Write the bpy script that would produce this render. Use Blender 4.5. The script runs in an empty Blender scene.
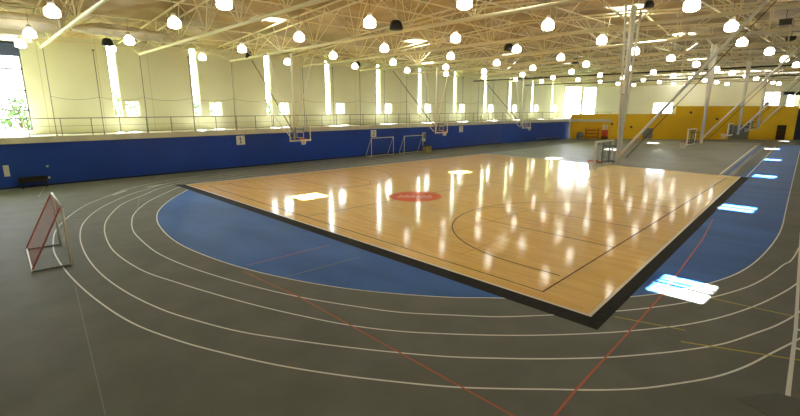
import bpy, bmesh, math, random
from mathutils import Vector, Matrix, noise
random.seed(7)
scene = bpy.context.scene
COL = scene.collection
PI = math.pi

# ------------------------------------------------------------------ materials
def lin(c):
    return tuple(((x/255)/12.92 if x/255 <= .04045 else ((x/255+.055)/1.055)**2.4) for x in c) + (1,)
def mat(name, rgb, rough=.6, metal=0, spec=.5, coat=0, coat_r=.1, emit=None, es=0):
    m = bpy.data.materials.new(name); m.use_nodes = True
    b = m.node_tree.nodes['Principled BSDF']
    b.inputs['Base Color'].default_value = lin(rgb)
    b.inputs['Roughness'].default_value = rough
    b.inputs['Metallic'].default_value = metal
    b.inputs['Specular IOR Level'].default_value = spec
    b.inputs['Coat Weight'].default_value = coat
    b.inputs['Coat Roughness'].default_value = coat_r
    if emit:
        b.inputs['Emission Color'].default_value = lin(emit); b.inputs['Emission Strength'].default_value = es
    return m
def nodes(m): return m.node_tree.nodes, m.node_tree.links, m.node_tree.nodes['Principled BSDF']
def mottle(m, rgb_a, rgb_b, scale=3, detail=4, lo=.35, hi=.65, stretch=(1,1,1), bump=0):
    N, L, b = nodes(m)
    tc = N.new('ShaderNodeTexCoord'); mp = N.new('ShaderNodeMapping'); mp.inputs['Scale'].default_value = stretch
    nz = N.new('ShaderNodeTexNoise'); nz.inputs['Scale'].default_value = scale; nz.inputs['Detail'].default_value = detail
    cr = N.new('ShaderNodeValToRGB'); cr.color_ramp.elements[0].position = lo; cr.color_ramp.elements[1].position = hi
    cr.color_ramp.elements[0].color = lin(rgb_a); cr.color_ramp.elements[1].color = lin(rgb_b)
    L.new(tc.outputs['Object'], mp.inputs[0]); L.new(mp.outputs[0], nz.inputs['Vector']); L.new(nz.outputs[0], cr.inputs[0])
    L.new(cr.outputs[0], b.inputs['Base Color'])
    if bump:
        bp = N.new('ShaderNodeBump'); bp.inputs['Strength'].default_value = bump; bp.inputs['Distance'].default_value = .02
        L.new(nz.outputs[0], bp.inputs['Height']); L.new(bp.outputs[0], b.inputs['Normal'])
    return m

M = {}
M['track'] = mottle(mat('track_rubber', (128,133,132), .6, spec=.1), (116,119,113), (125,128,122), .8, 4)
M['infield_blue'] = mottle(mat('infield_blue', (40,95,175), .5, spec=.15), (44,98,178), (62,118,202), .5, 5, stretch=(1,.4,1))
M['grey_court'] = mottle(mat('grey_court', (128,134,124), .42, spec=.2), (122,128,118), (138,143,132), .3, 3)
M['white_line'] = mat('white_line', (245,246,240), .5)
M['faint_line'] = mat('worn_line', (140,142,132), .5)
M['red_line'] = mat('red_line', (205,104,70), .5)
M['yellow_line'] = mat('yellow_line', (205,185,60), .5)
M['pale_mark'] = mat('pale_mark', (170,176,168), .5)
M['black_rubber'] = mottle(mat('black_rubber', (34,35,34), .7, spec=.15), (28,29,29), (38,40,38), 6, 3)
M['dark_patch'] = mat('dark_patch', (102,104,100), .7)
M['blue_paint'] = mottle(mat('blue_paint', (18,50,155), .45), (10,60,162), (14,70,186), .25, 3)
M['navy'] = mat('navy', (14,20,60), .6)
M['yellow_paint'] = mottle(mat('yellow_paint', (240,190,20), .5), (238,186,18), (250,202,24), .2, 3)
M['end_upper'] = mottle(mat('end_wall_pale', (220,222,200), .7), (232,235,216), (242,244,228), .15, 2)
M['slab'] = mottle(mat('concrete_edge', (214,212,192), .7), (206,204,184), (222,220,202), .8, 4)
M['metal_cream'] = mat('cream_paint', (225,214,170), .4)
M['metal_white'] = mat('white_paint', (235,232,215), .35)
M['metal_grey'] = mat('grey_metal', (120,122,110), .45, .3)
M['metal_dark'] = mat('dark_metal', (50,46,38), .5, .3)
M['foil'] = mottle(mat('duct_foil', (226,220,194), .4), (205,198,168), (240,235,212), 1.5, 6, bump=1)
M['brace_tan'] = mat('tan_brace', (120,104,66), .5)
M['black'] = mat('black_plastic', (22,20,18), .5)
M['white'] = mat('white_panel', (225,225,220), .5)
M['red'] = mat('red_fabric', (205,96,72), .7)
M['redpanel'] = mat('red_panel', (215,75,50), .5)
M['orange'] = mat('orange_ball', (205,110,30), .6)
M['rim'] = mat('orange_rim', (200,90,60), .4)
M['net_white'] = mat('white_net', (215,215,205), .7)
M['net_grey'] = mat('pale_net', (120,140,180), .7)
M['grey_pad'] = mat('grey_pad', (130,130,118), .6)
M['brown'] = mat('brown_frame', (110,62,30), .6)
M['shade'] = mat('navy_shade', (70,84,120), .8)
M['beige'] = mottle(mat('beige_box', (160,155,95), .7), (130,130,80), (185,178,120), 6, 2)
M['leaf'] = mottle(mat('leaves', (60,84,36), .7), (38,62,22), (84,110,50), 2, 4)
M['bark'] = mat('bark', (90,70,50), .9)
M['grass'] = mottle(mat('grass', (100,130,70), .9), (85,115,55), (125,150,85), .5, 5)
M['logo_red'] = mat('logo_red', (232,100,14), .3, spec=.02, coat=.06, coat_r=.11)
M['logo_white'] = mat('logo_white', (240,215,195), .3, spec=.02, coat=.06, coat_r=.11)
M['court_line'] = mat('court_line', (70,40,8), .3, spec=.02, coat=.06, coat_r=.11)
M['court_red'] = mat('court_red', (196,110,52), .3, spec=.02, coat=.06, coat_r=.11)
M['court_white'] = mat('court_edge_white', (232,222,196), .3)
M['duct'] = mottle(mat('duct_cream', (244,240,216), .45), (238,233,208), (248,245,226), 1, 3)

# cream precast wall with vertical joints
m = M['cream_wall'] = mat('cream_wall', (222,216,172), .75)
N, L, b = nodes(m)
tc = N.new('ShaderNodeTexCoord'); sp = N.new('ShaderNodeSeparateXYZ'); L.new(tc.outputs['Object'], sp.inputs[0])
a1 = N.new('ShaderNodeMath'); a1.operation = 'SUBTRACT'; a1.inputs[1].default_value = 1.0
a2 = N.new('ShaderNodeMath'); a2.operation = 'MODULO'; a2.inputs[1].default_value = 3.69
a3 = N.new('ShaderNodeMath'); a3.operation = 'LESS_THAN'; a3.inputs[1].default_value = .06
mx = N.new('ShaderNodeMix'); mx.data_type = 'RGBA'
nz = N.new('ShaderNodeTexNoise'); nz.inputs['Scale'].default_value = .6; nz.inputs['Detail'].default_value = 3
cr = N.new('ShaderNodeValToRGB'); cr.color_ramp.elements[0].color = lin((218,221,188)); cr.color_ramp.elements[1].color = lin((230,234,206))
L.new(tc.outputs['Object'], nz.inputs['Vector']); L.new(nz.outputs[0], cr.inputs[0])
L.new(sp.outputs[0], a1.inputs[0]); L.new(a1.outputs[0], a2.inputs[0]); L.new(a2.outputs[0], a3.inputs[0])
L.new(a3.outputs[0], mx.inputs['Factor']); L.new(cr.outputs[0], mx.inputs['A']); mx.inputs['B'].default_value = lin((208,203,166))
L.new(mx.outputs['Result'], b.inputs['Base Color'])

# varnished maple planks running across the hall (along world Y)
m = M['wood'] = mat('maple_planks', (214,172,104), .45, spec=.1, coat=.7, coat_r=.11)
N, L, b = nodes(m)
tc = N.new('ShaderNodeTexCoord'); mp = N.new('ShaderNodeMapping'); mp.inputs['Rotation'].default_value = (0,0,PI/2)
br = N.new('ShaderNodeTexBrick')
br.inputs['Scale'].default_value = 1; br.inputs['Brick Width'].default_value = 2.4; br.inputs['Row Height'].default_value = .16
br.inputs['Mortar Size'].default_value = .004; br.inputs['Bias'].default_value = 0
br.inputs['Color1'].default_value = lin((255,212,114)); br.inputs['Color2'].default_value = lin((248,198,94)); br.inputs['Mortar'].default_value = lin((206,150,60))
L.new(tc.outputs['Object'], mp.inputs[0]); L.new(mp.outputs[0], br.inputs['Vector'])
nz = N.new('ShaderNodeTexNoise'); nz.inputs['Scale'].default_value = 1.0; nz.inputs['Detail'].default_value = 4
m2 = N.new('ShaderNodeMapping'); m2.inputs['Scale'].default_value = (6,.6,1)
L.new(tc.outputs['Object'], m2.inputs[0]); L.new(m2.outputs[0], nz.inputs['Vector'])
cr = N.new('ShaderNodeValToRGB'); cr.color_ramp.elements[0].color = (.9,.88,.84,1); cr.color_ramp.elements[1].color = (1.04,1.03,1.01,1)
cr.color_ramp.elements[0].position = .3; cr.color_ramp.elements[1].position = .7
mul = N.new('ShaderNodeMix'); mul.data_type = 'RGBA'; mul.blend_type = 'MULTIPLY'; mul.inputs['Factor'].default_value = 1
L.new(nz.outputs[0], cr.inputs[0]); L.new(br.outputs['Color'], mul.inputs['A']); L.new(cr.outputs[0], mul.inputs['B'])
L.new(mul.outputs['Result'], b.inputs['Base Color'])
n3 = N.new('ShaderNodeTexNoise'); n3.inputs['Scale'].default_value = 3.0; n3.inputs['Detail'].default_value = 2
bp = N.new('ShaderNodeBump'); bp.inputs['Strength'].default_value = .2; bp.inputs['Distance'].default_value = .01
L.new(tc.outputs['Object'], n3.inputs['Vector']); L.new(n3.outputs[0], bp.inputs['Height']); L.new(bp.outputs[0], b.inputs['Coat Normal'])

# insulation under the roof: tan, a little silvery and crumpled
m = M['insulation'] = mottle(mat('roof_insulation', (170,146,94), .6), (148,124,76), (178,156,104), .5, 6, bump=.6)

def glass_mat(name, tint=(1,1,1), gl=.08):
    m = bpy.data.materials.new(name); m.use_nodes = True
    N, L = m.node_tree.nodes, m.node_tree.links
    N.remove(N['Principled BSDF']); out = N['Material Output']
    t = N.new('ShaderNodeBsdfTransparent'); t.inputs[0].default_value = (*tint, 1)
    g = N.new('ShaderNodeBsdfGlossy'); g.inputs['Roughness'].default_value = .05
    mx = N.new('ShaderNodeMixShader'); mx.inputs[0].default_value = gl
    L.new(t.outputs[0], mx.inputs[1]); L.new(g.outputs[0], mx.inputs[2]); L.new(mx.outputs[0], out.inputs[0])
    return m
M['glass'] = glass_mat('window_glass', (.97,.98,1))
M['board_glass'] = glass_mat('backboard_glass', (.9,.93,.95), .06)
LAMP_L = 15
def emis(name, rgb, s):
    m = bpy.data.materials.new(name); m.use_nodes = True
    N, L = m.node_tree.nodes, m.node_tree.links
    N.remove(N['Principled BSDF']); e = N.new('ShaderNodeEmission'); e.inputs[0].default_value = lin(rgb); e.inputs[1].default_value = s
    L.new(e.outputs[0], N['Material Output'].inputs[0]); return m
M['lamp_glow'] = emis('lamp_glow', (255,248,232), LAMP_L)

# ------------------------------------------------------------------ mesh helpers
class MB:
    def __init__(s): s.bm = bmesh.new(); s.mi = 0
    def face(s, pts, mi=0):
        f = s.bm.faces.new([s.bm.verts.new(p) for p in pts]); f.material_index = mi; return f
    def box(s, x0,x1,y0,y1,z0,z1, mi=0):
        v = [s.bm.verts.new(p) for p in ((x0,y0,z0),(x1,y0,z0),(x1,y1,z0),(x0,y1,z0),(x0,y0,z1),(x1,y0,z1),(x1,y1,z1),(x0,y1,z1))]
        for q in ((0,3,2,1),(4,5,6,7),(0,1,5,4),(1,2,6,5),(2,3,7,6),(3,0,4,7)):
            f = s.bm.faces.new([v[i] for i in q]); f.material_index = mi
        return s
    def prism(s, pts, z0, z1, mi=0):
        lo = [s.bm.verts.new((p[0],p[1],z0)) for p in pts]; hi = [s.bm.verts.new((p[0],p[1],z1)) for p in pts]
        n = len(pts)
        fs = [s.bm.faces.new(list(reversed(lo))), s.bm.faces.new(hi)]
        for i in range(n): fs.append(s.bm.faces.new([lo[i],lo[(i+1)%n],hi[(i+1)%n],hi[i]]))
        for f in fs: f.material_index = mi
        return s
    def tube(s, a, b, r, n=6, mi=0, r2=None):
        a, b = Vector(a), Vector(b); d = (b-a)
        if d.length < 1e-6: return s
        d.normalize(); r2 = r if r2 is None else r2
        t = Vector((0,0,1)) if abs(d.z) < .9 else Vector((1,0,0))
        u = d.cross(t).normalized(); w = d.cross(u)
        A = [s.bm.verts.new(a+(u*math.cos(2*PI*k/n)+w*math.sin(2*PI*k/n))*r) for k in range(n)]
        B = [s.bm.verts.new(b+(u*math.cos(2*PI*k/n)+w*math.sin(2*PI*k/n))*r2) for k in range(n)]
        fs = [s.bm.faces.new(A), s.bm.faces.new(list(reversed(B)))]
        for k in range(n):
            f = s.bm.faces.new([A[k],B[k],B[(k+1)%n],A[(k+1)%n]]); fs.append(f); f.smooth = n > 6
        for f in fs: f.material_index = mi
        return s
    def path(s, pts, r, n=6, mi=0):
        for a, b in zip(pts[:-1], pts[1:]): s.tube(a, b, r, n, mi)
        return s
    def lathe(s, prof, n=16, c=(0,0,0), mi=0):
        rings = []
        for (r, z) in prof:
            if r < 1e-5: rings.append([s.bm.verts.new((c[0],c[1],c[2]+z))])
            else: rings.append([s.bm.verts.new((c[0]+r*math.cos(2*PI*k/n), c[1]+r*math.sin(2*PI*k/n), c[2]+z)) for k in range(n)])
        for A, B in zip(rings[:-1], rings[1:]):
            for k in range(n):
                k2 = (k+1) % n
                q = [A[0],B[k],B[k2]] if len(A)==1 else ([A[k],B[0],A[k2]] if len(B)==1 else [A[k],B[k],B[k2],A[k2]])
                if len(A)==1 and len(B)==1: continue
                f = s.bm.faces.new(q); f.smooth = True; f.material_index = mi
        return s
    def ribbon(s, pts, w, z, mi=0):
        L, R = [], []
        for i, p in enumerate(pts):
            a = pts[max(i-1,0)]; c = pts[min(i+1,len(pts)-1)]
            d = Vector((c[0]-a[0], c[1]-a[1])); 
            if d.length < 1e-6: d = Vector((1,0))
            d.normalize(); nx, ny = -d.y*w/2, d.x*w/2
            L.append(s.bm.verts.new((p[0]+nx,p[1]+ny,z))); R.append(s.bm.verts.new((p[0]-nx,p[1]-ny,z)))
        for i in range(len(pts)-1):
            f = s.bm.faces.new([R[i],R[i+1],L[i+1],L[i]]); f.material_index = mi
        return s
    def build(s, name, mats, parent=None, recalc=True):
        if recalc: bmesh.ops.recalc_face_normals(s.bm, faces=s.bm.faces)
        me = bpy.data.meshes.new(name); s.bm.to_mesh(me); s.bm.free()
        for mm in (mats if isinstance(mats, (list,tuple)) else [mats]): me.materials.append(M[mm])
        o = bpy.data.objects.new(name, me); COL.objects.link(o)
        if parent: o.parent = parent
        return o
def tag(o, label=None, cat=None, group=None, kind=None):
    if label: o['label'] = label
    if cat: o['category'] = cat
    if group: o['group'] = group
    if kind: o['kind'] = kind
    return o
def struct(o): o['kind'] = 'structure'; return o
def thing(name, label, cat, loc=(0,0,0), rz=0, group=None):
    o = bpy.data.objects.new(name, None); COL.objects.link(o); o.location = loc; o.rotation_euler.z = rz
    o.empty_display_size = .2
    return tag(o, label, cat, group)
def copy_tree(o, parent=None):
    c = o.copy(); COL.objects.link(c)
    if parent: c.parent = parent
    for ch in list(o.children): copy_tree(ch, c)
    return c
def crom(P, n=6):
    P = [Vector(p) for p in P]; Q = [P[0]*2-P[1]] + P + [P[-1]*2-P[-2]]; out = []
    for i in range(1, len(Q)-2):
        a,b_,c,d = Q[i-1],Q[i],Q[i+1],Q[i+2]
        for k in range(n):
            t = k/n
            out.append(tuple(.5*((2*b_)+(c-a)*t+(2*a-5*b_+4*c-d)*t*t+(3*b_-a-3*c+d)*t**3)))
    out.append(tuple(P[-1])); return out
def ordn(k): return ['first','second','third','fourth','fifth','sixth','seventh','eighth','ninth','tenth','eleventh','twelfth','thirteenth','fourteenth','fifteenth','sixteenth'][k]

# World axes: X runs along the blue wall away from the viewer, Y across the hall toward the blue wall.
UMIN, UMAX = -4.0, 118.0
WR, WL, WU = -4.0, 40.0, 43.5       # right wall, blue wall face, upper cream wall face
ZS0, ZS1 = 3.0, 3.42                # balcony slab
# ------------------------------------------------------------------ floor
fl = MB()
fl.box(UMIN, UMAX, WR, WU, -.3, 0, 0)
# blue infield
lane5 = [(40,34.0),(22,33.9),(14,33.3),(10.9,31.9),(9.6,30.4),(8.1,28.2),(6.9,25.9),(6.2,23.8),(5.8,21.7),(5.6,19.5),(5.65,17.6),(5.95,15.4),(6.4,13.5),(7.0,11.8),(7.6,10.5),(8.25,9.4),(8.95,8.4),(9.6,7.6),(10.3,6.9),(11.9,5.2),(13.9,3.8),(16.2,2.85),(18.6,2.35),(22,2.2),(26,2.3),(31,2.7),(42,3.6),(58,4.9),(74,6.2),(88,7.3)]
c5 = crom(lane5, 6)
k0 = min(range(len(c5)), key=lambda i: abs(c5[i][0]-13) + (0 if c5[i][1] > 30 else 99))
poly = c5[k0:] + [(88,9.5),(60,7.9),(44.5,7.0),(44.5,10),(14,30)]
f = fl.face([(p[0],p[1],.003) for p in poly], 1)
# grey multi-sport area beyond the wood
fl.face([(44.0,7.4,.003),(60,9.0,.003),(90,12.2,.003),(84,30,.003),(76,32.5,.003),(46,32.4,.003),(44,32.4,.003)], 2)
lane4 = [(40,35.0),(22,34.9),(14,34.3),(10.7,33.1),(8.9,31.2),(7.1,28.7),(5.8,26.1),(5.15,24.0),(4.75,22.0),(4.6,19.8),(4.6,17.9),(4.85,15.9),(5.3,13.9),(5.8,12.2),(6.35,10.7),(7.0,9.35),(7.7,8.1),(8.6,7.0),(9.4,6.1),(10.3,5.35),(11.4,4.5),(12.6,3.7),(14.1,2.9),(15.6,2.3),(17.3,1.85),(19.8,1.55),(23.1,1.4),(40,1.9),(90,4.2)]
lane3 = [(40,36.0),(22,35.9),(13,35.2),(9.6,33.7),(7.6,31.3),(5.9,29.1),(4.6,26.0),(3.95,23.6),(3.55,20.9),(3.45,18.8),(3.65,16.3),(4.15,14.3),(4.65,12.6),(5.15,11.1),(5.7,9.7),(6.3,8.4),(7.0,7.3),(7.8,6.35),(8.6,5.5),(9.4,4.75),(10.5,3.85),(11.5,3.15),(12.6,2.5),(13.9,1.95),(15.8,1.4),(18.4,.95),(22,.8)]
lane2 = [(40,37.0),(22,36.9),(12,35.9),(8.1,33.2),(6.2,31.0),(4.6,28.4),(3.5,25.6),(2.9,22.8),(2.6,19.9),(2.55,17.2),(2.75,14.8),(3.15,12.7),(3.65,11.2),(4.15,10),(4.75,8.95),(5.5,7.75),(6.3,6.6),(7.0,5.7),(7.7,4.95),(8.4,4.25),(9.3,3.45),(10.1,2.85),(11,2.25),(12,1.7),(13.1,1.3),(14.2,.95),(15.7,.65),(18,.45)]
lane1 = [(40,38.0),(22,37.9),(13,37.2),(9.0,35.6),(7.2,34.2),(5.7,32.2),(4.4,30.3),(3.2,27.6),(2.3,24.7),(1.85,21.7),(1.75,19.6),(1.8,17.2),(2.0,14.7),(2.35,12.4),(2.9,10.6),(3.5,9.2),(4.1,8.0),(4.8,6.85),(5.5,5.85),(6.15,5.0),(6.85,4.25),(7.5,3.6),(8.15,2.95),(8.8,2.4),(9.5,1.95),(10.3,1.5),(11.2,1.15),(12.3,.85),(13.6,.5),(15,.2)]
c = c5
fl.ribbon(c, .05, .007, 3)
for ln in (lane1, lane2, lane3, lane4): fl.ribbon(crom(ln, 6), .05, .006, 3)
for w in (38.9, 39.6): fl.ribbon([(-3,w),(20,w)], .04, .006, 4)
for w in (34.0,35,36,37,38):
    fl.ribbon([(40,w),(75,w)], .05, .006, 4)
for w in (34.6,35.5,36.4,37.3,38.2): fl.ribbon([(3.2,w),(9,w)], .04, .0055, 4)
# short start marks and stagger blocks
fl.ribbon([(3.5,39.6),(2.7,35.0)], .07, .008, 4)
fl.ribbon([(2.6,35.2),(5.0,34.8)], .05, .008, 4)
fl.prism([(5.9,32.6),(7.0,34.0),(7.3,33.8),(6.2,32.4)], .004, .008, 5)
fl.prism([(8.4,34.4),(9.6,35.0),(9.9,34.7),(8.7,34.1)], .004, .008, 5)
fl.ribbon([(3.0,26.6),(3.6,26.3)], .06, .008, 4)
fl.ribbon([(7.2,30.8),(6.2,27.2)], .04, .008, 4)
# red and yellow lines of other sports
fl.ribbon([(6.05,13.9),(6.3,10.8),(6.3,3.2)], .04, .009, 6)
fl.ribbon([(6.4,14.4),(9.9,14.4)], .035, .009, 6); fl.ribbon([(6.8,12.5),(9.8,12.4)], .03, .009, 4); fl.ribbon([(1.76,16.4),(1.06,8.7)], .02, .009, 4)
fl.ribbon([(6.6,3.15),(7.8,3.25),(11.5,3.45),(14,3.6),(21.4,4.3),(26,4.9)], .045, .009, 6)
fl.ribbon([(14.8,2.7),(15.1,.2)], .05, .009, 7)
fl.ribbon([(11.4,2.4),(12.5,.1)], .05, .009, 7)
fl.ribbon([(11.6,4.0),(12.1,2.5)], .04, .009, 7)
# finish line with crossbars near the right edge
fl.ribbon([(26,1.62),(16.5,.82),(14.1,.62),(10.5,.38)], .08, .01, 3)
fl.ribbon([(14.15,.62),(14.2,.1)], .12, .01, 3); fl.ribbon([(12.95,.55),(13,.1)], .12, .01, 3)
# pale and blue strips beyond the wood
fl.ribbon([(44.5,8.4),(84,11.9)], .14, .006, 3)
fl.ribbon([(44.5,7.7),(84,10.8)], .10, .008, 4)
fl.ribbon([(44.5,8.0),(84,11.4)], .28, .0065, 1)
fl.ribbon([(44.5,6.6),(84,9.7)], .07, .008, 3)
fl.ribbon([(44.5,15.5),(84,17.5)], .05, .007, 4)
fl.ribbon([(58,8),(58,32)], .05, .007, 4)
o = struct(fl.build('floor', ['track','infield_blue','grey_court','white_line','faint_line','pale_mark','red_line','yellow_line'], recalc=False))
# face directions of flat paint do not matter for shading

# ------------------------------------------------------------------ wooden court
A_, N_, R_, F_ = Vector((10.8,33.4)), Vector((11.1,4.4)), Vector((43.9,6.88)), Vector((44.6,31.9))
court = thing('basketball_floor', 'polished maple basketball floor with black rubber border and red centre disc', 'court floor', (0,0,0))
w = MB()
ZW = .03
w.prism([A_, N_, R_, F_], .004, ZW, 0)
def cl(pts, wd=.06, mi=1, dz=.002): w.ribbon(pts, wd, ZW+dz, mi)
base = lambda u: 6.1 + (u-11.65)*(7.46-6.1)/(40.57-11.65)
cl([(11.75,31.6),(11.7,base(11.7)),(42.8,base(42.8))], .07)
UC = 19.55
def half(s, yb, yc):          # s=+1 : court opens toward +Y
    cl([(UC-1.85,yb),(UC-1.85,yb+s*5.8),(UC+1.85,yb+s*5.8),(UC+1.85,yb)], .06)
    arc = [(UC-6.25,yb)] + [(UC-6.25*math.cos(a), yc+s*6.25*math.sin(a)) for a in [PI*k/36 for k in range(37)]] + [(UC+6.25,yb)]
    cl(arc, .06)
    cl([(UC-1.83*math.cos(a), yb+s*5.8+s*1.83*math.sin(a)) for a in [PI*k/20 for k in range(21)]], .035, 1)
half(1, 6.4, 8.0); half(-1, 32.0, 30.6)
cl([(11.75,31.6),(27.4,31.6)], .06)
cl([(11.75,19.1),(27.4,19.1)], .045)
cl([(27.4,base(27.4)),(27.4,31.6)], .045)
# second court, farther off
for s, yb, yc in ((1,7.1,8.6),(-1,31.4,30.0)):
    cl([(35.3-6.25,yb)]+[(35.3-6.25*math.cos(a), yc+s*6.25*math.sin(a)) for a in [PI*k/30 for k in range(31)]]+[(35.3+6.25,yb)], .05)
cl([(21.7,12.2),(15.1,12.2)], .03, 2); cl([(17.9,6.6),(19.9,13.0)], .03, 2)
cl([(12.6,30.5),(12.6,10),(40,11)], .03, 2)
# centre disc with white script strokes
LC = Vector((19.5,19.05))
def disc(c, r, z, mi, n=40): w.face([(c.x+r*math.cos(2*PI*k/n), c.y+r*math.sin(2*PI*k/n), z) for k in range(n)], mi)
disc(LC, 1.62, ZW+.004, 3)
V0 = Vector((.66,-.75)); V1 = Vector((.75,.66))
def stroke(pts, wd): w.ribbon([(LC.x+V0.x*a+V1.x*b_, LC.y+V0.y*a+V1.y*b_) for a, b_ in pts], wd, ZW+.007, 4)
for x0 in (-.95,-.6,-.25,.1,.45,.8):
    stroke([(x0-.06,-.32),(x0+.03,.05),(x0+.1,.3)], .08)
    stroke([(x0+.1,.3),(x0+.2,.02),(x0+.14,-.22)], .07)
stroke([(-1.1,-.5),(0,-.42),(1.1,-.5)], .06)
# pale outer margin
for a, b_ in ((A_,N_),(N_,R_),(R_,F_),(F_,A_)):
    d = (b_-a).normalized(); n_ = Vector((-d.y,d.x))
    cen = (A_+N_+R_+F_)/4
    if (cen-a).dot(n_) < 0: n_ = -n_
    w.ribbon([tuple(a+n_*.05), tuple(b_+n_*.05)], .09, ZW+.0015, 5)
w.build('plank_deck', ['wood','court_line','court_red','logo_red','logo_white','court_white'], court, recalc=False)
bd = MB()
def ramp(i0, i1, o1, o0):
    bd.bm.faces.new([bd.bm.verts.new(p) for p in ((*i0,ZW-.002),(*i1,ZW-.002),(*o1,.008),(*o0,.008))])
NO = (10.55,4.0); AO = (10.25,34.2); RO = (44.1,6.38); FO = (44.7,32.0)
ramp(A_, N_, NO, AO); ramp(N_, R_, RO, NO)
rb = bd.build('rubber_border', 'black_rubber', court, recalc=False)
tag(rb, 'black sloping rubber edge')

mt = MB(); mt.prism([(9.75,1.05),(10.5,.55),(10.9,-1.2),(9.0,-1.2)], .011, .022)  # thin flat piece, slightly darker than the track
tag(mt.build('floor_patch', 'dark_patch'), 'thin dark patch lying on the track in the nearest right corner', 'mat')

# ------------------------------------------------------------------ left wall: blue below, cream above
b = MB(); b.box(UMIN, 60, WL, WL+.25, 0, ZS0); b.prism([(60,WL),(78.3,38.0),(79.5,38.1),(79.5,38.6),(60,WL+.25)], 0, ZS0); struct(b.build('wall_left', 'blue_paint'))
bs = MB(); bs.box(UMIN, 60, WL-.03, WL-.001, 0.001, .12); struct(bs.build('baseboard_left', 'navy'))
b = MB(); b.box(UMIN, 60, WL-.12, WU, ZS0, ZS1)
b.prism([(60,WL-.12),(77.6,37.75),(82.2,32.5),(83.1,33.2),(86.2,39),(86.2,WU),(60,WU)], ZS0, ZS1)
struct(b.build('floor_balcony', 'slab'))

slots = [9.45, 15.85, 23.05, 30.35, 37.9, 45.3, 52.75, 60.2, 67.2, 74.3, 81.5]
SW, SB = .62, 4.65
holes = [(-3.6,3.75,3.75,9.75)]
for i, u in enumerate(slots):
    holes.append((u-SW/2, u+SW/2, SB, 10.55))
    holes.append((u+(.55 if i == 0 else 1.1), u+(1.6 if i == 0 else 2.25), 4.68, 5.9))
b = MB()
WT = .35; ztop = 10.75
edges = sorted(set([UMIN, 86.5] + [h[0] for h in holes] + [h[1] for h in holes]))
for a, c in zip(edges[:-1], edges[1:]):
    hs = [h for h in holes if h[0] <= a+1e-6 and h[1] >= c-1e-6]
    if not hs: b.box(a, c, WU, WU+WT, ZS1, ztop)
    else:
        b.box(a, c, WU, WU+WT, ZS1, hs[0][2]); b.box(a, c, WU, WU+WT, hs[0][3], ztop)
struct(b.build('wall_left_upper', 'cream_wall'))
def window(n, x0, x1, z0, z1, bars_z, bars_x=(), y=WU+.12, fr=.05):
    f_ = MB()
    f_.box(x0,x0+fr,y,y+.1,z0,z1); f_.box(x1-fr,x1,y,y+.1,z0,z1); f_.box(x0,x1,y,y+.1,z0,z0+fr); f_.box(x0,x1,y,y+.1,z1-fr,z1)
    for z in bars_z: f_.box(x0,x1,y,y+.1,z-fr/2,z+fr/2)
    for x in bars_x: f_.box(x-fr/2,x+fr/2,y,y+.1,z0,z1)
    o = struct(f_.build('window_%d' % n, 'metal_grey' if x1-x0 > 3 else 'metal_cream'))
    p = MB(); p.box(x0+.01,x1-.01,y+.04,y+.055,z0+.01,z1-.01); p.build('glass_pane', 'glass', o)
    return o
wn = 1
for h in holes:
    big = h[1]-h[0] > 3; slot = h[3] > 10
    bz = [5.2,6.6,8.1] if big else ([6.1,7.6,9.1] if slot else [])
    window(wn, *h, bz, [-1.3,1.0] if big else (), fr=.12 if big else .06); wn += 1
sh = MB(); sh.box(-3.6,3.7,WU-.22,WU-.14,8.95,9.85); sh.tube((-3.6,WU-.16,9.85),(3.7,WU-.16,9.85),.1,8)
tag(sh.build('roller_blind','shade'), 'navy roller blind rolled up over the big left window', 'blind')

# ------------------------------------------------------------------ end walls
P0, P1 = Vector((76.9,38.6)), Vector((103,9.8)); D = (P1-P0); DL = D.length; Dn = D.normalized(); Nn = Vector((Dn.y*-1, Dn.x))
if Nn.x < 0: Nn = -Nn
Q0, Q1 = Vector((86,43.6)), Vector((105,10)); E_ = (Q1-Q0); EL = E_.length; En = E_.normalized(); Nm = Vector((-En.y, En.x))
if Nm.x < 0: Nm = -Nm
def slabwall(mb, P, dn, nn, s0, s1, z0, z1, th, off=0, mi=0):
    a = P+dn*s0+nn*off; c = P+dn*s1+nn*off
    mb.prism([a, c, c+nn*th, a+nn*th], z0, z1, mi)
# yellow wall: doorway left out of it
dz = 2.5
b = MB()
sS = .487*DL; d0, d1 = .925*DL, .965*DL
slabwall(b, P0, Dn, Nn, 1.3, sS, 0, 4.2, .3)
slabwall(b, P0, Dn, Nn, sS, d0, 0, 5.55, .3)
slabwall(b, P0, Dn, Nn, d0, d1, dz, 5.55, .3)
slabwall(b, P0, Dn, Nn, d1, DL*1.0, 0, 5.55, .3)
struct(b.build('wall_end', 'yellow_paint'))
b = MB()
slabwall(b, P0, Dn, Nn, .0*DL, sS, 4.2, 4.32, .4, -.05)
slabwall(b, P0, Dn, Nn, sS, DL, 5.55, 5.68, .4, -.05)
struct(b.build('trim_1', 'yellow_paint'))
# dark door in the yellow wall
b = MB(); slabwall(b, P0, Dn, Nn, d0, d1, 0, dz, .06, .12); dr = struct(b.build('door_1', 'black'))
b = MB()
for s in (d0, d0+.38, d0+.76, d0+1.14, d1-.09): slabwall(b, P0, Dn, Nn, s, s+.08, 0, dz, .05, .06)
for z in (0,.8,1.6,2.42): slabwall(b, P0, Dn, Nn, d0, d1, z, z+.08, .05, .06)
b.build('door_grille', 'brown', dr)
# navy wall past the yellow one
b = MB(); slabwall(b, P0, Dn, Nn, DL, DL*1.18, 0, 5.2, .3, .6); struct(b.build('wall_end_right', 'navy'))
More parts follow.
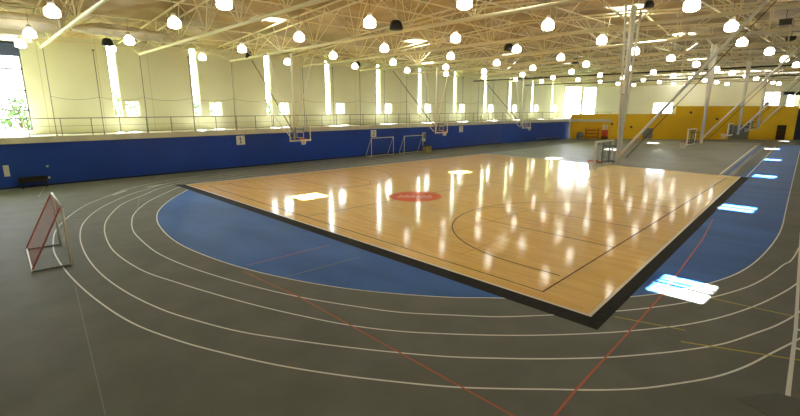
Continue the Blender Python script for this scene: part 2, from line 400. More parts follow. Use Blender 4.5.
# upper end wall with bright openings
eh = [(.0*EL+.2, .085*EL, 3.6, 9.4), (.095*EL, .155*EL, 3.6, 9.3), (.415*EL,.50*EL,4.35,6.3), (.865*EL,.925*EL,5.7,8.1), (.95*EL,1.1*EL,5.3,7.6)]
b = MB(); eg = sorted(set([0, EL*1.16]+[h[0] for h in eh]+[h[1] for h in eh]))
for a, c in zip(eg[:-1], eg[1:]):
    hs = [h for h in eh if h[0] <= a+1e-6 and h[1] >= c-1e-6]
    if not hs: slabwall(b, Q0, En, Nm, a, c, 2.8, 11.2, .3)
    else:
        slabwall(b, Q0, En, Nm, a, c, 2.8, hs[0][2], .3); slabwall(b, Q0, En, Nm, a, c, hs[0][3], 11.2, .3)
struct(b.build('wall_end_upper', 'end_upper'))
for i, h in enumerate(eh):
    f_ = MB(); nb = 6 if i == 4 else (4 if i < 2 else 2)
    for k in range(nb+1):
        s = h[0]+(h[1]-h[0]-.08)*k/nb; slabwall(f_, Q0, En, Nm, s, s+.08, h[2], h[3], .1, .1)
    slabwall(f_, Q0, En, Nm, h[0], h[1], h[2], h[2]+.08, .1, .1); slabwall(f_, Q0, En, Nm, h[0], h[1], h[3]-.08, h[3], .1, .1)
    if i < 2:
        for z in (5.5,7.4): slabwall(f_, Q0, En, Nm, h[0], h[1], z, z+.06, .1, .1)
    o = struct(f_.build('window_%d' % wn, 'metal_dark' if i == 4 else 'metal_cream')); wn += 1
    p = MB(); slabwall(p, Q0, En, Nm, h[0]+.01, h[1]-.01, h[2]+.01, h[3]-.01, .01, .15); p.build('glass_pane', 'glass', o)
b = MB(); slabwall(b, Q0, En, Nm, .93*EL, 1.12*EL, 7.6, 8.1, .3, -.5); struct(b.build('trim_2','metal_dark'))
# ledge over the yellow wall
b = MB(); a_, c_ = P0+Dn*2+Nn*.3, P0+Dn*sS+Nn*.3
b.prism([a_, c_, Q0+En*.56*EL, Q0+En*.2*EL], 4.0, 4.19)
a_, c_ = P0+Dn*sS+Nn*.3, P1+Nn*.3
b.prism([a_, c_, Q1, Q0+En*.56*EL], 5.35, 5.54)
struct(b.build('trim_3','slab'))
# right and back walls, near balcony (behind and beside the viewer)
b = MB(); b.box(UMIN, UMAX, WR-.3, WR, 0, 10.75); struct(b.build('wall_right', 'cream_wall'))
b = MB(); b.box(UMIN-.3, UMIN, WR, WU+.35, 0, 12.6); struct(b.build('wall_back', 'cream_wall'))
b = MB(); b.box(UMIN, 110, WR, -.6, ZS0, ZS1); struct(b.build('floor_balcony_right', 'slab'))
b = MB(); b.box(UMAX-.3, UMAX, WR, 12, 0, 11.5); struct(b.build('wall_far_right', 'end_upper'))

# ------------------------------------------------------------------ ceiling (insulation) with skylight openings
SKY = [(16.7,31.0),(31.9,31.3),(47.9,31.3),(63.2,31.3),(17.0,10.9),(31.9,12.3),(47.6,13.3),(63.2,14.8),(79.9,17.2),(100.3,18.4),(79.2,31.3),(94.5,26.0)]  # last skylight added to brighten the far end
SKL, SKH = 1.8, 1.8        # along U, along W
def roofz(u, w): return 10.75 + (1-abs(w-20)/24.2)*1.5
step = .4
def skyl(u, w):
    for a, c in SKY:
            if a-SKL/2 <= u <= a+SKL/2 and c-SKH/2 <= w <= c+SKH/2: return True
    return False
nu, nw = int((UMAX-UMIN)/step), 119
bm = bmesh.new(); grid = {}
for i in range(nu+1):
    for j in range(nw+1):
        u = UMIN+i*step; w_ = WR+j*(WU+.35-WR)/nw
        ph = ((u-3.4) % 7.2)/7.2
        s = .30*math.sin(PI*ph)**.6*(.6+.4*abs(math.sin(PI*w_/1.83)))
        big = 1.0 if u < 15 else max(.35, 1-(u-15)/40)
        n1 = noise.noise(Vector((u*.35,w_*.35,1)))*.35 + noise.noise(Vector((u*1.1,w_*1.1,5)))*.16
        near = min((max(abs(u-a)/SKL, abs(w_-c)/SKH) for a, c in SKY))
        damp = min(1, max(0, (near-.5)*1.5))*min(1, (WU+.35-w_)/1.5+.0)
        grid[i,j] = bm.verts.new((u, w_, roofz(u,w_) - damp*(s + big*(n1+.1))))
for i in range(nu):
    for j in range(nw):
        u = UMIN+(i+.5)*step; w_ = WR+(j+.5)*(WU+.35-WR)/nw
        if skyl(u, w_): continue
        f = bm.faces.new([grid[i,j],grid[i,j+1],grid[i+1,j+1],grid[i+1,j]]); f.smooth = True
for v in [v for v in bm.verts if not v.link_faces]: bm.verts.remove(v)
me = bpy.data.meshes.new('ceiling'); bm.to_mesh(me); bm.free(); me.materials.append(M['insulation'])
o = bpy.data.objects.new('ceiling', me); COL.objects.link(o); struct(o)
# opaque roof deck above it
b = MB()
ue = sorted(set([UMIN-1, UMAX+1]+[a+s_*SKL/2 for a, c in SKY for s_ in (-1,1)]))
for a, c in zip(ue[:-1], ue[1:]):
    here = [k for k in SKY if k[0]-SKL/2 < (a+c)/2 < k[0]+SKL/2]
    we = sorted([WR-.5, 20, WU+1.9]+[k[1]+s_*SKH/2 for k in here for s_ in (-1,1)])  # deck runs out past the cream wall as unseen eave shading the windows
    for p, q in zip(we[:-1], we[1:]):
        if any(abs((p+q)/2-k[1]) < .1 for k in here): continue
        z0, z1 = roofz(0,p)+.25, roofz(0,q)+.25
        vs = [b.bm.verts.new(x) for x in ((a,p,z0),(c,p,z0),(c,q,z1),(a,q,z1),(a,p,z0+.15),(c,p,z0+.15),(c,q,z1+.15),(a,q,z1+.15))]
        for fq in ((0,3,2,1),(4,5,6,7),(0,1,5,4),(1,2,6,5),(2,3,7,6),(3,0,4,7)): b.bm.faces.new([vs[k] for k in fq])
struct(b.build('ceiling_deck', 'end_upper'))
for a, c in SKY:
        f_ = MB(); z = roofz(a,c); x0,x1,y0,y1 = a-SKL/2-.2,a+SKL/2+.2,c-SKH/2-.2,c+SKH/2+.2
        for q in ((x0,x0+.12,y0,y1),(x1-.12,x1,y0,y1),(x0,x1,y0,y0+.12),(x0,x1,y1-.12,y1),(a-.04,a+.04,y0,y1)): f_.box(*q, z-.1, z+.5)
        o = struct(f_.build('window_%d' % wn, 'metal_white')); wn += 1
        p = MB(); p.box(x0+.1,x1-.1,y0+.1,y1-.1,z+.42,z+.44); p.build('glass_pane', 'glass', o)

# ------------------------------------------------------------------ trusses and joists
def fold(*a): return a
ts = [-3.0, 4.6, 10.6, 17.75, 25.0, 32.2, 39.4, 46.6, 53.8, 61.0, 68.2, 75.4, 82.6, 89.8]
proto = None
for i, u in enumerate(ts):
    wmax = 40.0
    lab = 'cream steel roof truss crossing the hall, %s from the near end' % ordn(i)
    if proto is None:
        t = thing('roof_truss', lab, 'roof truss', (u,0,0), 0, 'cream trusses across the hall')
        y0, y1, zb = -3.9, 40.0, 9.38
        bt = MB(); bt.tube((0,y0,zb),(0,y1,zb),.1,8); bt.build('bottom_chord','metal_cream',t)
        for dx, nm in ((-.55,'top_chord'),(.55,'top_chord')):
            tt = MB(); tt.path([(dx,y0,roofz(0,y0)-.5),(dx,20,roofz(0,20)-.5),(dx,WU-.05,roofz(0,WU)-.35)], .06, 6); tt.build(nm,'metal_cream',t)
        wb = MB(); n = 10; dy = (y1-y0)/n
        for k in range(n+1):
            y = y0+dy*k
            for dx in (-.55,.55):
                zt = lambda yy: roofz(0,yy)-.5
                wb.tube((0,y,zb),(dx,y,zt(y)),.026,5)
                if k < n:
                    wb.tube((0,y,zb),(dx,y+dy/2,zt(y+dy/2)),.03,5); wb.tube((0,y+dy,zb),(dx,y+dy/2,zt(y+dy/2)),.03,5)
        wb.tube((0,40,zb),(0,WU,10.4),.045,6)
        wb.build('web','metal_cream',t); proto = t
    else:
        t = copy_tree(proto); t.location.x = u; t['label'] = lab
js = [1.0, 6.4, 14.6, 20.2, 25.4, 33.4, 38.8]
jp = None
for i, w_ in enumerate(js):
    lab = 'cream open-web joist running along the hall, %s from the blue wall' % ordn(len(js)-1-i)
    if w_ in (10.0, 30.0): w_ -= .35
    z = roofz(0,w_)-.62
    if jp is None:
        t = thing('roof_joist', lab, 'joist', (0,w_,z), 0, 'cream joists along the hall')
        b = MB(); b.tube((UMIN+.1,0,0),(100,0,0),.045,6); b.build('top_chord','metal_cream',t)
        b = MB(); b.tube((UMIN+.1,0,-.75),(100,0,-.75),.04,6); b.build('bottom_chord','metal_cream',t)
        b = MB(); x = UMIN+.1; k = 0
        while x < 99: b.tube((x,0,0 if k%2 else -.75),(x+1.2,0,-.75 if k%2 else 0),.02,4); x += 1.2; k += 1
        b.build('web','metal_cream',t); jp = t
    else:
        t = copy_tree(jp); t.location = (0,w_,z); t['label'] = lab

# round ducts by the left end, and flexible insulated duct
for i, (w_, z, r, x1, lab) in enumerate([(34.2,10.1,.45,5.2,'long round cream duct farthest from the wall at upper left'),(36.2,10.0,.42,5.0,'large round cream duct between two others above the big left window'),(39.0,9.85,.34,4.2,'round cream duct close to the wall above the big left window')]):
    d = MB(); d.tube((UMIN+.1,w_,z),(x1,w_,z),r,20); d.tube((x1-.3,w_,z),(x1-.1,w_,z),r+.03,20); d.tube((0.4,w_,z),(.6,w_,z),r+.03,20)
    tag(d.build('air_duct','duct'), lab, 'duct')
bm = bmesh.new(); ring = []
for i in range(60):
    t = i/59; u = 5.6+t*7; w_ = 34.3-.6*t; z = 10.0+.1*math.sin(6*t)
    rr = []
    for k in range(28):
        a = 2*PI*k/28; r = .66+.2*noise.noise(Vector((u*1.6,math.cos(a)*1.3,math.sin(a)*1.3)))+.1*noise.noise(Vector((u*4,math.cos(a)*4,math.sin(a)*4)))
        r *= min(1, .35+4*t, .35+4*(1-t))
        rr.append(bm.verts.new((u+.4*math.cos(a)*r, w_+math.cos(a)*r*.9, z+math.sin(a)*r*.55)))
    ring.append(rr)
for a_, b_ in zip(ring[:-1], ring[1:]):
    for k in range(28): 
        f = bm.faces.new([a_[k],a_[(k+1)%28],b_[(k+1)%28],b_[k]]); f.smooth = True
bm.faces.new(ring[0]); bm.faces.new(ring[-1])
bmesh.ops.recalc_face_normals(bm, faces=bm.faces)
me = bpy.data.meshes.new('insulated_duct'); bm.to_mesh(me); bm.free(); me.materials.append(M['foil'])
o = bpy.data.objects.new('insulated_duct', me); COL.objects.link(o); tag(o, 'crumpled pale insulated duct hanging under the roof at upper left', 'duct')
b = MB(); b.tube((52.4,40,9.0),(53.2,0,9.0),.07,8); tag(b.build('divider_tube','metal_dark'), 'long dark tube spanning the hall under the far trusses', 'pipe')
b = MB(); b.tube((66,40,8.9),(68,4,8.9),.06,8); tag(b.build('divider_tube','metal_dark'), 'dark tube spanning the hall in front of the end wall', 'pipe')
b = MB(); b.tube((45,12.3,11.4),(45,12.3,8.3),.05,6); b.tube((45,12.3,9.9),(49,16,9.9),.05,6); 
tag(b.build('drop_pipe','metal_cream'), 'thin cream pipe dropping from the roof left of the tall hoop mast', 'pipe')

# ------------------------------------------------------------------ lamps
def lamp_proto(label):
    t = thing('pendant_lamp', label, 'lamp', (0,0,0), 0, 'pendant lamps under the roof')
    g = MB(); g.lathe([(0,-.24),(.19,-.23),(.28,-.17),(.3,-.02),(.27,.1),(.18,.2),(.09,.25)], 14); g.build('glowing_shade','lamp_glow',t)
    c = MB(); c.lathe([(.1,.24),(.13,.27),(.11,.42),(.04,.46),(0,.46)], 12); c.build('cap','metal_white',t)
    r = MB(); r.lathe([(.297,-.06),(.33,-.06),(.33,-.02),(.297,-.02)], 14); r.build('band','metal_grey',t)
    s = MB(); s.tube((0,0,.45),(0,0,1.25),.014,5); s.build('hanger','metal_grey',t)
    return t
rows = [(3.4,[24.7,32.6,38.2,18.0,12.0,5.8,-.8]),(8.0,[18.1,23.9,31.8,36.6,11.9,5.8,-.8]),(14.6,[11.7,17.4,23.6,30.9,38,5.8,-.8]),(21.4,[11.9,17.7,23.9,29.9,36.6,5.8,-.8]),  # lowest-Y lamps of near rows added out of view to brighten the near floor
        (28.3,[12.2,18,23.9,30.5,35.9,5.8,-.8]),(35.4,[12.8,18.4,24.5,30.5,35.9,6.6]),(42.4,[6.2,12.5,19.5,25,31,36.4]),(49.8,[6.2,12.5,18.5,24.5,30.7,36.4]),
        (57.3,[6.2,12.5,18.5,24.5,30.7,36.4]),(64.5,[6.2,12.5,18.5,24.5,30.7,36.4]),(72,[6.2,12.5,18.5,24.5,30.7]),(79,[6.2,12.5,18.5,24.5,30.7]),(86,[7,12.5,18.5,24.5,30.7]),(93,[7,12.5,18.5,24.5]),(99,[7,12.5])]  # farthest rows added to brighten the end wall
lp = None
for i, (u, ws) in enumerate(rows):
    ws = sorted(ws, reverse=True)
    for j, w_ in enumerate(ws):
        lab = 'white glowing pendant lamp, %s from the blue wall in the %s cross row' % (ordn(j), ordn(i))
        if lp is None: lp = lamp_proto(lab); t = lp
        else: t = copy_tree(lp); t['label'] = lab
        t.location = (u+random.uniform(-.05,.05), w_, 9.3)

# black speakers under the roof
sp = None
for (u, w_, z, lab) in [(7.7,36.0,9.6,'small black loudspeaker by the top of the leftmost slot window'),(17.9,36.6,9.6,'black loudspeaker above the near hanging hoop'),
                     (17.2,18.3,9.6,'large looking black loudspeaker at the top centre of the view'),(29.1,36.6,9.6,'black loudspeaker by the lamp near the fourth slot window'),
                     (29.0,19.1,9.6,'black loudspeaker hanging over the middle of the wood floor'),(41.9,20.3,9.6,'black loudspeaker over the far edge of the wood floor'),(22.3,7.7,9.75,'black loudspeaker beside the top of the tall hoop mast')]:
    if sp is None:
        t = thing('loudspeaker', lab, 'loudspeaker', (u,w_,z), 0, 'black loudspeakers under the roof')
        c = MB(); c.lathe([(0,-.25),(.34,-.24),(.36,-.15),(.3,.1),(.2,.22),(0,.24)], 14); c.build('housing','black',t)
        c = MB(); c.tube((0,0,.2),(0,0,1.7),.02,5); c.build('bracket','metal_cream',t); sp = t
    else:
        t = copy_tree(sp); t.location = (u,w_,z); t['label'] = lab
        if u > 22 and w_ < 8: t.scale = (.6,.6,.6)
for (u, w_, lab) in [(31.9,4.2,'dark rectangular vent box above the right side of the hall, nearer one'),(39.7,4.8,'dark rectangular vent box above the right side of the hall, farther one')]:
    c = MB(); c.box(u-.15,u+.15,w_-.25,w_+.25,9.6,9.85); c.box(u-.18,u+.18,w_-.28,w_+.28,9.85,9.88); c.tube((u,w_,9.88),(u,w_,11.2),.015,5); tag(c.build('vent_box','metal_dark'), lab, 'vent')

# ------------------------------------------------------------------ balcony railing, net poles, net cable
rail = thing('balcony_railing', 'grey metal railing along the balcony above the blue wall', 'railing', (0,WL,ZS1))
def railpart(a, b_, nposts, skip0=False):
    a, b_ = Vector(a), Vector(b_)
    for k in range(nposts):
        p = a.lerp(b_, k/(nposts-1)); q = MB(); q.tube((p.x,p.y,0),(p.x,p.y,1.22),.028,6); q.build('post','metal_grey',rail)
    for z, r in ((1.22,.035),(.15,.02),(.68,.012)):
        q = MB(); q.tube((a.x,a.y,z),(b_.x,b_.y,z),r,6); q.build('top_rail' if z > 1 else ('bottom_rail' if z < .3 else 'wire'),'metal_grey',rail)
railpart((1.35,0),(60,0),33); railpart((60,0),(77.7,-2.15),10); railpart((77.7,-2.15),(82.3,-7.3),4)
poles = [4.7,7.6]+[10.6+3.6*k for k in range(15)]
pp = None
for i, u in enumerate(poles):
    lab = 'thin grey upright net pole at the balcony edge, %s from the left' % (ordn(i) if i < 16 else 'farthest')
    if pp is None:
        c = MB(); c.tube((0,0,0),(0,0,5.95),.025,6); c.lathe([(0,5.93),(.07,5.95),(.07,6.05),(0,6.07)],8); c.tube((0,0,0),(0,0,.05),.06,8)
        pp = c.build('net_pole','metal_grey'); tag(pp, lab, 'pole', 'net poles at the balcony edge'); pp.location = (u,WL+.08,ZS1)
    else:
        t = pp.copy(); COL.objects.link(t); t.location = (u,WL+.08,ZS1); t['label'] = lab
c = MB(); pts = []
for a, b_ in zip(poles[:-1], poles[1:]):
    for k in range(6):
        s = k/6; pts.append((a+(b_-a)*s, WL+.13, 6.15-.22*4*s*(1-s)))
c.path(pts, .012, 4); tag(c.build('net_cable','metal_grey'), 'thin sagging cable strung between the balcony net poles', 'cable')

# ------------------------------------------------------------------ ceiling-hung hoops
def hoop(label, group, u, w_, rz, brace_dir_long):
    sp_ = 1.95 if brace_dir_long else .8; mr = .085 if brace_dir_long else .1; bo = 0 if brace_dir_long else .15
    t = thing('hanging_basketball_hoop', label, 'basketball hoop', (u,w_,0), rz, group)
    # local: board faces -Y, mast at y=0, board at y=-.75
    ms = MB(); ms.tube((0,0,3.0),(0,0,9.35),mr,12); ms.build('mast','metal_white',t)
    for s in (-1,1):
        a = MB(); a.tube((s*.08,0,3.7),(s*sp_,0,9.3),.045,8); a.build('side_strut','metal_white',t)
    a = MB(); a.tube((-sp_*.39,0,5.9),(sp_*.39,0,5.9),.03,6); a.build('crossbar','metal_white',t)
    a = MB(); L = 6.4 if brace_dir_long else 4.6
    a.tube((0,.03,3.35),(0,L,9.3),.04 if brace_dir_long else .06,8); a.build('brace','brace_tan' if brace_dir_long else 'metal_white',t)
    a = MB(); (a.tube((-.3,.0,3.0),(-1.1,3.0,6.1),.035,6) if brace_dir_long else a.tube((.08,.35,3.3),(.08,4.9,9.3),.014,6)); a.build('brace','metal_white' if brace_dir_long else 'metal_dark',t)  # second rod on right hoops is a dark stand-in for shade beneath the brace
    bk = MB(); yb_ = -.68+bo
    for x in (-.35,.35):
        bk.tube((x,yb_,2.98),(x,yb_,3.9),.028,6); bk.tube((x,yb_,3.1),(0,-.02,3.1),.028,6); bk.tube((x,yb_,3.75),(0,-.02,3.75),.028,6)
    bk.build('board_bracket','metal_grey',t)
    fr = MB(); y = -.78+bo; W, z0, z1, h = .915, 2.9, 3.97, .045
    for q in ((-W,-W+h,z0,z1),(W-h,W,z0,z1),(-W,W,z0,z0+h),(-W,W,z1-h,z1)): fr.box(q[0],q[1],y-.03,y+.05,q[2],q[3])
    fr.box(-W,W,y-.05,y+.06,z0-.04,z0+.03)
    bb = fr.build('backboard_frame','metal_white',t)
    gp = MB(); gp.box(-W+.02,W-.02,y,y+.012,z0+.02,z1-.02); gp.build('glass_board','board_glass',bb)
    sq = MB(); sw = .305
    for q in ((-sw,-sw+h,3.1,3.55),(sw-h,sw,3.1,3.55),(-sw,sw,3.1,3.1+h),(-sw,sw,3.55-h,3.55)): sq.box(q[0],q[1],y-.012,y-.002,q[2],q[3])
    sq.build('target_square','metal_white',bb)
    rm = MB(); rc = (0,y-.42); R = .23
    rm.path([(rc[0]+R*math.cos(2*PI*k/20), rc[1]+R*math.sin(2*PI*k/20), 3.05) for k in range(21)], .018, 6)
    rm.box(-.12,.12,y-.2,y-.05,2.98,3.06); ri = rm.build('rim','rim',t)
    nt = MB(); n = 12
    for k in range(n):
        a0 = 2*PI*k/n
        for sgn in (1,-1):
            pts = []
            for s in range(4):
                r = R*(1-.42*s/3); a1 = a0+sgn*s*.3; pts.append((rc[0]+r*math.cos(a1), rc[1]+r*math.sin(a1), 3.04-.42*s/3))
            nt.path(pts, .009, 3)
    nt.build('net','net_white',ri)
    return t
hl = hoop('white hanging hoop over the left end of the near court, blue wall behind', 'hoops near the blue wall', 18.65, 31.4, 0, True)
for u, lab in ((35.1,'second white hanging hoop along the blue wall, beside the soccer goals'),(51.3,'farthest white hanging hoop near the blue wall')):
    t = copy_tree(hl); t.location = (u,31.4,0); t['label'] = lab
hr = hoop('large white hanging hoop at the far edge of the polished floor, mast nearest the viewer', 'hoops on the right side', 20.1, 7.5, PI, False)
for u, w_, lab in ((35.9,8.1,'white hanging hoop in front of the yellow wall, second mast on the right'),(50.8,8.7,'white hanging hoop before the grey wall pad'),(66.5,9.6,'farthest thin hanging hoop mast before the yellow wall')):
    t = copy_tree(hr); t.location = (u,w_,0); t['label'] = lab

# ------------------------------------------------------------------ goals
def goal(label, group, loc, rz, W, H, Dp, net, fr_m='metal_white', brace='metal_white', cell=.12, nr=.006, side=True):
    t = thing('soccer_goal', label, 'soccer goal', loc, rz, group)   # opens toward -Y, width along X
    r = .04
    for s in (-1,1):
        a = MB(); a.tube((s*W/2,0,0),(s*W/2,0,H),r,8); a.build('post',fr_m,t)
        a = MB(); a.tube((s*W/2,0,.04),(s*W/2,Dp,.04),.03,6); a.build('base_bar','metal_grey' if brace!='metal_white' else fr_m,t)
        a = MB(); a.tube((s*W/2,0.05,H-.03),(s*W/2,Dp,.1),.025,6); a.build('brace',brace,t)
    a = MB(); a.tube((-W/2-r,0,H),(W/2+r,0,H),r,8); a.build('crossbar',fr_m,t)
    a = MB(); a.tube((-W/2,Dp,.04),(W/2,Dp,.04),.03,6); a.build('rear_bar',fr_m,t)
    n = MB(); nx = int(W/cell); sl = math.hypot(H,Dp); nz_ = int(sl/cell)
    for k in range(nx+1):
        x = -W/2+W*k/nx; n.tube((x,.02,H-.03),(x,Dp,.05),nr,3)
    for k in range(nz_+1):
        s = k/nz_; y, z = .02+(Dp-.02)*s, (H-.03)*(1-s)+.05*s
        n.tube((-W/2,y,z),(W/2,y,z),nr,3)
        for sx in ((-1,1) if side else ()): n.tube((sx*W/2,0,z),(sx*W/2,y,z),nr,3)
    n.build('net',net,t)
    return t
goal('white framed goal with red net and red braces on the track at left', None, (2.05,20.25,0), PI/2-math.radians(2), 3.2, 2.1, 1.05, 'red', 'metal_white', 'red', .26, .006, False)
goal('thin white goal frame against the blue wall, nearer of the two', 'goals at the blue wall', (33.9,38.3,0), 0, 3.3, 2.1, 1.0, 'net_grey', cell=.3, nr=.004)
goal('thin white goal frame against the blue wall, farther of the two', 'goals at the blue wall', (39.0,38.4,0), 0, 3.2, 2.1, .9, 'net_grey', cell=.3, nr=.004)

# ------------------------------------------------------------------ numbered signs and small wall things
SEG = {'1':[[(-.12,.12),(0,.24),(0,-.24)],[(-.12,-.24),(.12,-.24)]],
       '2':[[(-.14,.14),(-.07,.24),(.07,.24),(.14,.14),(.12,.03),(-.14,-.24),(.14,-.24)]],
       '3':[[(-.13,.18),(-.05,.24),(.07,.24),(.13,.14),(.06,.02),(-.02,.01)],[(.06,.02),(.14,-.1),(.08,-.22),(-.05,-.24),(-.14,-.17)]],
       '4':[[(.06,-.24),(.06,.24),(-.15,-.08),(.15,-.08)]]}
for d, u, where in (('1',18.1,'left of the near hanging hoop'),('2',34.0,'above the nearer goal'),('3',49.95,'right of the second hoop'),('4',65.2,'farthest along, beyond the third hoop')):
    s = .8 if d in '12' else .78
    t = thing('number_sign', 'white square sign numbered %s on the blue wall, %s' % (d, where), 'sign', (u,WL-.02,2.48))
    b = MB(); b.box(-s/2,s/2,-.02,.018,-s/2,s/2); b.build('sign_panel','white',t)
    b = MB()
    for st in SEG[d]:
        for p, q in zip(st[:-1], st[1:]):
            dx, dz_ = q[0]-p[0], q[1]-p[1]; l = math.hypot(dx,dz_); nx_, nz2 = -dz_/l*.035, dx/l*.035
            b.face([(p[0]+nx_,-.024,p[1]+nz2),(q[0]+nx_,-.024,q[1]+nz2),(q[0]-nx_,-.024,q[1]-nz2),(p[0]-nx_,-.024,p[1]-nz2)])
    b.build('numeral','black',t)
b = MB(); b.box(1.5,1.8,WL-.03,WL-.001,.85,1.6); tag(b.build('wall_notice','white'), 'white paper notice on the blue wall at the far left', 'notice')
for z, lab in ((1.35,'small bright wall fitting above the black bench end, upper one'),(.55,'small bright wall fitting above the black bench end, lower one')):
    b = MB(); b.box(3.8,3.92,WL-.06,WL-.001,z-.06,z+.06); tag(b.build('wall_socket','white'), lab, 'socket')
t = thing('bench', 'low black bench against the blue wall at left', 'bench', (2.95,39.5,0))
b = MB(); b.box(-.8,.8,-.2,.2,.38,.46); b.build('seat','black',t)
for s in (-1,1):
    b = MB(); b.box(s*.65-.04,s*.65+.04,-.18,.18,0,.38); b.build('leg','black',t)
b = MB(); b.box(-.8,.8,.2,.24,.38,.75); b.build('backrest','black',t)
t = thing('equipment_box', 'beige storage box between the goal and the blue wall', 'box', (40.5,37.6,0))
b = MB(); b.box(-.5,.5,-.3,.3,0,.8); b.build('body','beige',t)
b = MB(); b.box(-.53,.53,-.33,.33,.8,.87); b.build('lid','metal_dark',t)
t = thing('fire_hose_cabinet', 'small white cabinet on the blue wall right of the farther goal', 'cabinet', (42.3,WL-.12,1.75))
b = MB(); b.box(-.22,.22,-.1,.115,-.55,.55); b.build('body','white',t)
b = MB(); b.box(-.16,.16,-.115,-.1,-.2,.45); b.build('door','metal_grey',t)
t = thing('long_bench', 'low pale bench along the far end of the blue wall', 'bench', (70.8,38.1,0), math.atan2(-2,18.3))
b = MB(); b.box(-3.2,3.2,-.2,.2,.42,.5); b.build('seat','metal_grey',t)
for x in (-3,-1,1,3):
    b = MB(); b.box(x-.04,x+.04,-.18,.18,0,.42); b.build('leg','metal_grey',t)
# things in front of the yellow wall
def onend(s, off): p = P0+Dn*s*DL-Nn*off; return (p.x,p.y)
ang = math.atan2(Dn.y, Dn.x)
x, y = onend(.07, 1.0)
t = thing('rolled_mat', 'grey rolled mat standing at the corner of blue and yellow walls', 'rolled mat', (x,y,0), ang)
b = MB(); b.lathe([(0,0),(.55,0),(.62,.3),(.6,.9),(.45,1.15),(.2,1.3),(0,1.3)],16); b.build('roll','grey_pad',t)
b = MB(); b.lathe([(.625,.5),(.64,.5),(.64,.6),(.625,.6)],16); b.build('strap','metal_dark',t)
x, y = onend(.125, .7)
t = thing('ball_rack', 'rack of orange balls in the corner beside the rolled mat', 'ball rack', (x,y,0), ang)
b = MB()
for sx in (-1.05,1.05):
    for sy in (-.25,.25): b.tube((sx,sy,0),(sx,sy,1.9),.03,6)
for z in (.3,.9,1.5):
    for sy in (-.2,.2): b.tube((-1.1,sy,z),(1.1,sy,z),.02,6)
b.build('frame','metal_dark',t)
bp_ = None; k = 0
for zi, z in enumerate((.3,.9,1.5)):
    for xi in range(7):
        lab = 'orange ball, %s along the %s shelf of the corner rack' % (ordn(xi), ['bottom','middle','top'][zi])
        lx = -.9+.3*xi
        px = x+Dn.x*lx; py = y+Dn.y*lx
        if bp_ is None:
            b = MB(); b.lathe([(.13*math.sin(PI*q/10), -.13*math.cos(PI*q/10)) for q in range(11)], 14); bp_ = b.build('ball','orange'); o = bp_
        else: o = bp_.copy(); COL.objects.link(o)
        o.location = (px,py,z+.12); tag(o, lab, 'ball', 'balls on the corner rack')
x, y = onend(.18, .8)
t = thing('display_stand', 'tall red and white upright stand before the yellow wall', 'display stand', (x,y,0), ang)
b = MB(); b.box(-.5,.5,-.25,.25,0,.5); b.build('base','brown',t)
b = MB(); b.box(-.45,.45,-.2,.2,.5,1.6); b.build('red_body','redpanel',t)
for s in (-1,1):
    b = MB(); b.box(s*.3-.13,s*.3+.13,-.08,.08,1.6,2.5); b.build('white_panel','white',t)
for s_, z0, z1, wd, lab in ((.375,.1,1.9,1.6,'grey pad mounted on the yellow wall, left one behind the long brace'),(.765,.0,2.4,3.2,'grey pad on the yellow wall behind the third mast')):
    x, y = onend(s_, .07); t = thing('wall_pad', lab, 'wall pad', (x,y,0), ang, 'grey pads on the yellow wall')
    b = MB(); b.box(-wd/2,wd/2,-.06,.06,z0,z1); b.build('cushion','grey_pad',t)
    b = MB()
    for q in (-wd/2,wd/2-.05): b.box(q,q+.05,-.075,-.06,z0,z1)
    b.build('edge_strip','metal_grey',t)
for s_, z, lab in ((.215,2.6,'small dark round fitting on the yellow wall, leftmost'),(.30,2.1,'small dark fitting on the yellow wall left of the grey pad'),(.55,4.6,'small dark fitting high on the yellow wall beside the second mast'),(.665,3.5,'dark fitting on the yellow wall between the masts'),(.80,2.7,'dark fitting on the yellow wall right of the third mast')):
    x, y = onend(s_, .06); b = MB(); b.tube((0,-.05,0),(0,.055,0),.19,12); b.tube((0,-.09,0),(0,-.05,0),.1,12)
    o = b.build('wall_fitting','metal_dark'); o.location = (x,y,z); o.rotation_euler.z = ang; tag(o, lab, 'wall fitting', 'dark fittings on the yellow wall')
x, y = onend(.865, .2)
t = thing('camera_housing', 'small dark housing on top of the yellow wall', 'wall box', (x+.4,y+.2,5.69), ang)
b = MB(); b.box(-.4,.4,-.2,.2,0,.1); b.build('base','metal_dark',t)
b = MB(); b.lathe([(.34,.1),(.36,.45),(.25,.7),(0,.78)],12); b.build('dome','metal_dark',t)

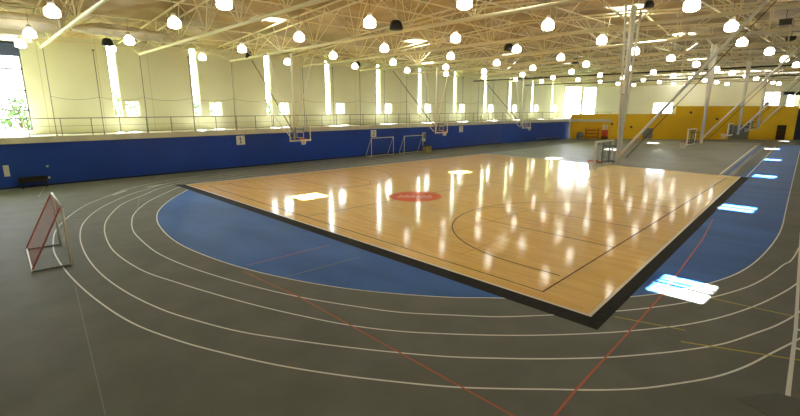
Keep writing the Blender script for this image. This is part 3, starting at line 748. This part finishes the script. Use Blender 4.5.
# ------------------------------------------------------------------ outside: ground and trees
b = MB(); b.box(-60,160,WU+1.2,140,-.6,-.1); struct(b.build('trim_4','grass')).name = 'floor_lawn'
def tree(u, w_, h, r, lab, sd):
    rnd = random.Random(sd); t = thing('tree', lab, 'tree', (u,w_,-.1), 0, 'trees outside the left wall')
    b = MB(); b.tube((0,0,0),(0,0,h*.7),.22,8,r2=.1)
    for k in range(5):
        a = rnd.uniform(0,2*PI); z = h*rnd.uniform(.3,.6); b.tube((0,0,z),(math.cos(a)*r*.6,math.sin(a)*r*.6,z+h*.2),.08,5,r2=.03)
    b.build('trunk','bark',t)
    c = MB()
    for k in range(900):
        d = Vector((rnd.gauss(0,1),rnd.gauss(0,1),rnd.gauss(0,1))).normalized()*rnd.uniform(.45,1)
        q = Vector((d.x*r, d.y*r, h*.62+d.z*h*.38)); s = rnd.uniform(.12,.26)
        n1 = Vector((rnd.gauss(0,1),rnd.gauss(0,1),rnd.gauss(0,1))).normalized(); n2 = n1.orthogonal().normalized(); n3 = n1.cross(n2)
        c.face([q+n2*s, q+n3*s*.6, q-n2*s, q-n3*s*.6])
    c.build('crown','leaf',t,recalc=False)
for k, (u, w_, h, r, lab) in enumerate([(-1.5,56,12.5,3.8,'leafy green tree outside the big left window'),(3.9,54,6.6,1.9,'small leafy tree outside the right part of the big left window'),
     (11.5,54,8.2,2.6,'leafy tree outside the leftmost slot window'),(20,54,7.2,2.4,'leafy tree outside the second slot window'),(29.5,56,6.9,2.2,'leafy tree outside the third slot window'),(66,58,7.5,3,'leafy tree outside the far slot windows')]):
    tree(u, w_, h, r, lab, k)

# ------------------------------------------------------------------ light
wd = bpy.data.worlds.new('world'); scene.world = wd; wd.use_nodes = True
bg = wd.node_tree.nodes['Background']; bg.inputs[0].default_value = (.93,.97,1,1); bg.inputs[1].default_value = 13.0
s = bpy.data.lights.new('sun','SUN'); s.energy = 110; s.angle = math.radians(.6); s.color = (1,.98,.94)
so = bpy.data.objects.new('sun', s); COL.objects.link(so)
dv = Vector((-1.9,-7.6,-11.9)).normalized()
so.rotation_euler = dv.to_track_quat('-Z','Y').to_euler(); so.location = (20,60,40)

# ------------------------------------------------------------------ camera
cam = bpy.data.cameras.new('camera'); co = bpy.data.objects.new('camera', cam); COL.objects.link(co)
cam.sensor_width = 36; cam.lens = 36*450/800; cam.clip_end = 400; cam.clip_start = .05
TH = math.radians(46.3); pit = math.atan(100/450)
co.location = (0,0,5.35)
fwd = Vector((math.cos(TH)*math.cos(pit), math.sin(TH)*math.cos(pit), -math.sin(pit)))
co.rotation_euler = fwd.to_track_quat('-Z','Y').to_euler()
scene.camera = co
scene.view_settings.view_transform = 'Standard'; scene.view_settings.look = 'None'
scene.view_settings.gamma = 1; scene.view_settings.use_curve_mapping = False
scene.view_settings.exposure = 0.52
cy = scene.cycles
cy.use_denoising = True; cy.max_bounces = 8; cy.diffuse_bounces = 5; cy.glossy_bounces = 4; cy.transparent_max_bounces = 12
cy.sample_clamp_indirect = 8; cy.use_light_tree = True
cy.caustics_reflective = False; cy.caustics_refractive = False
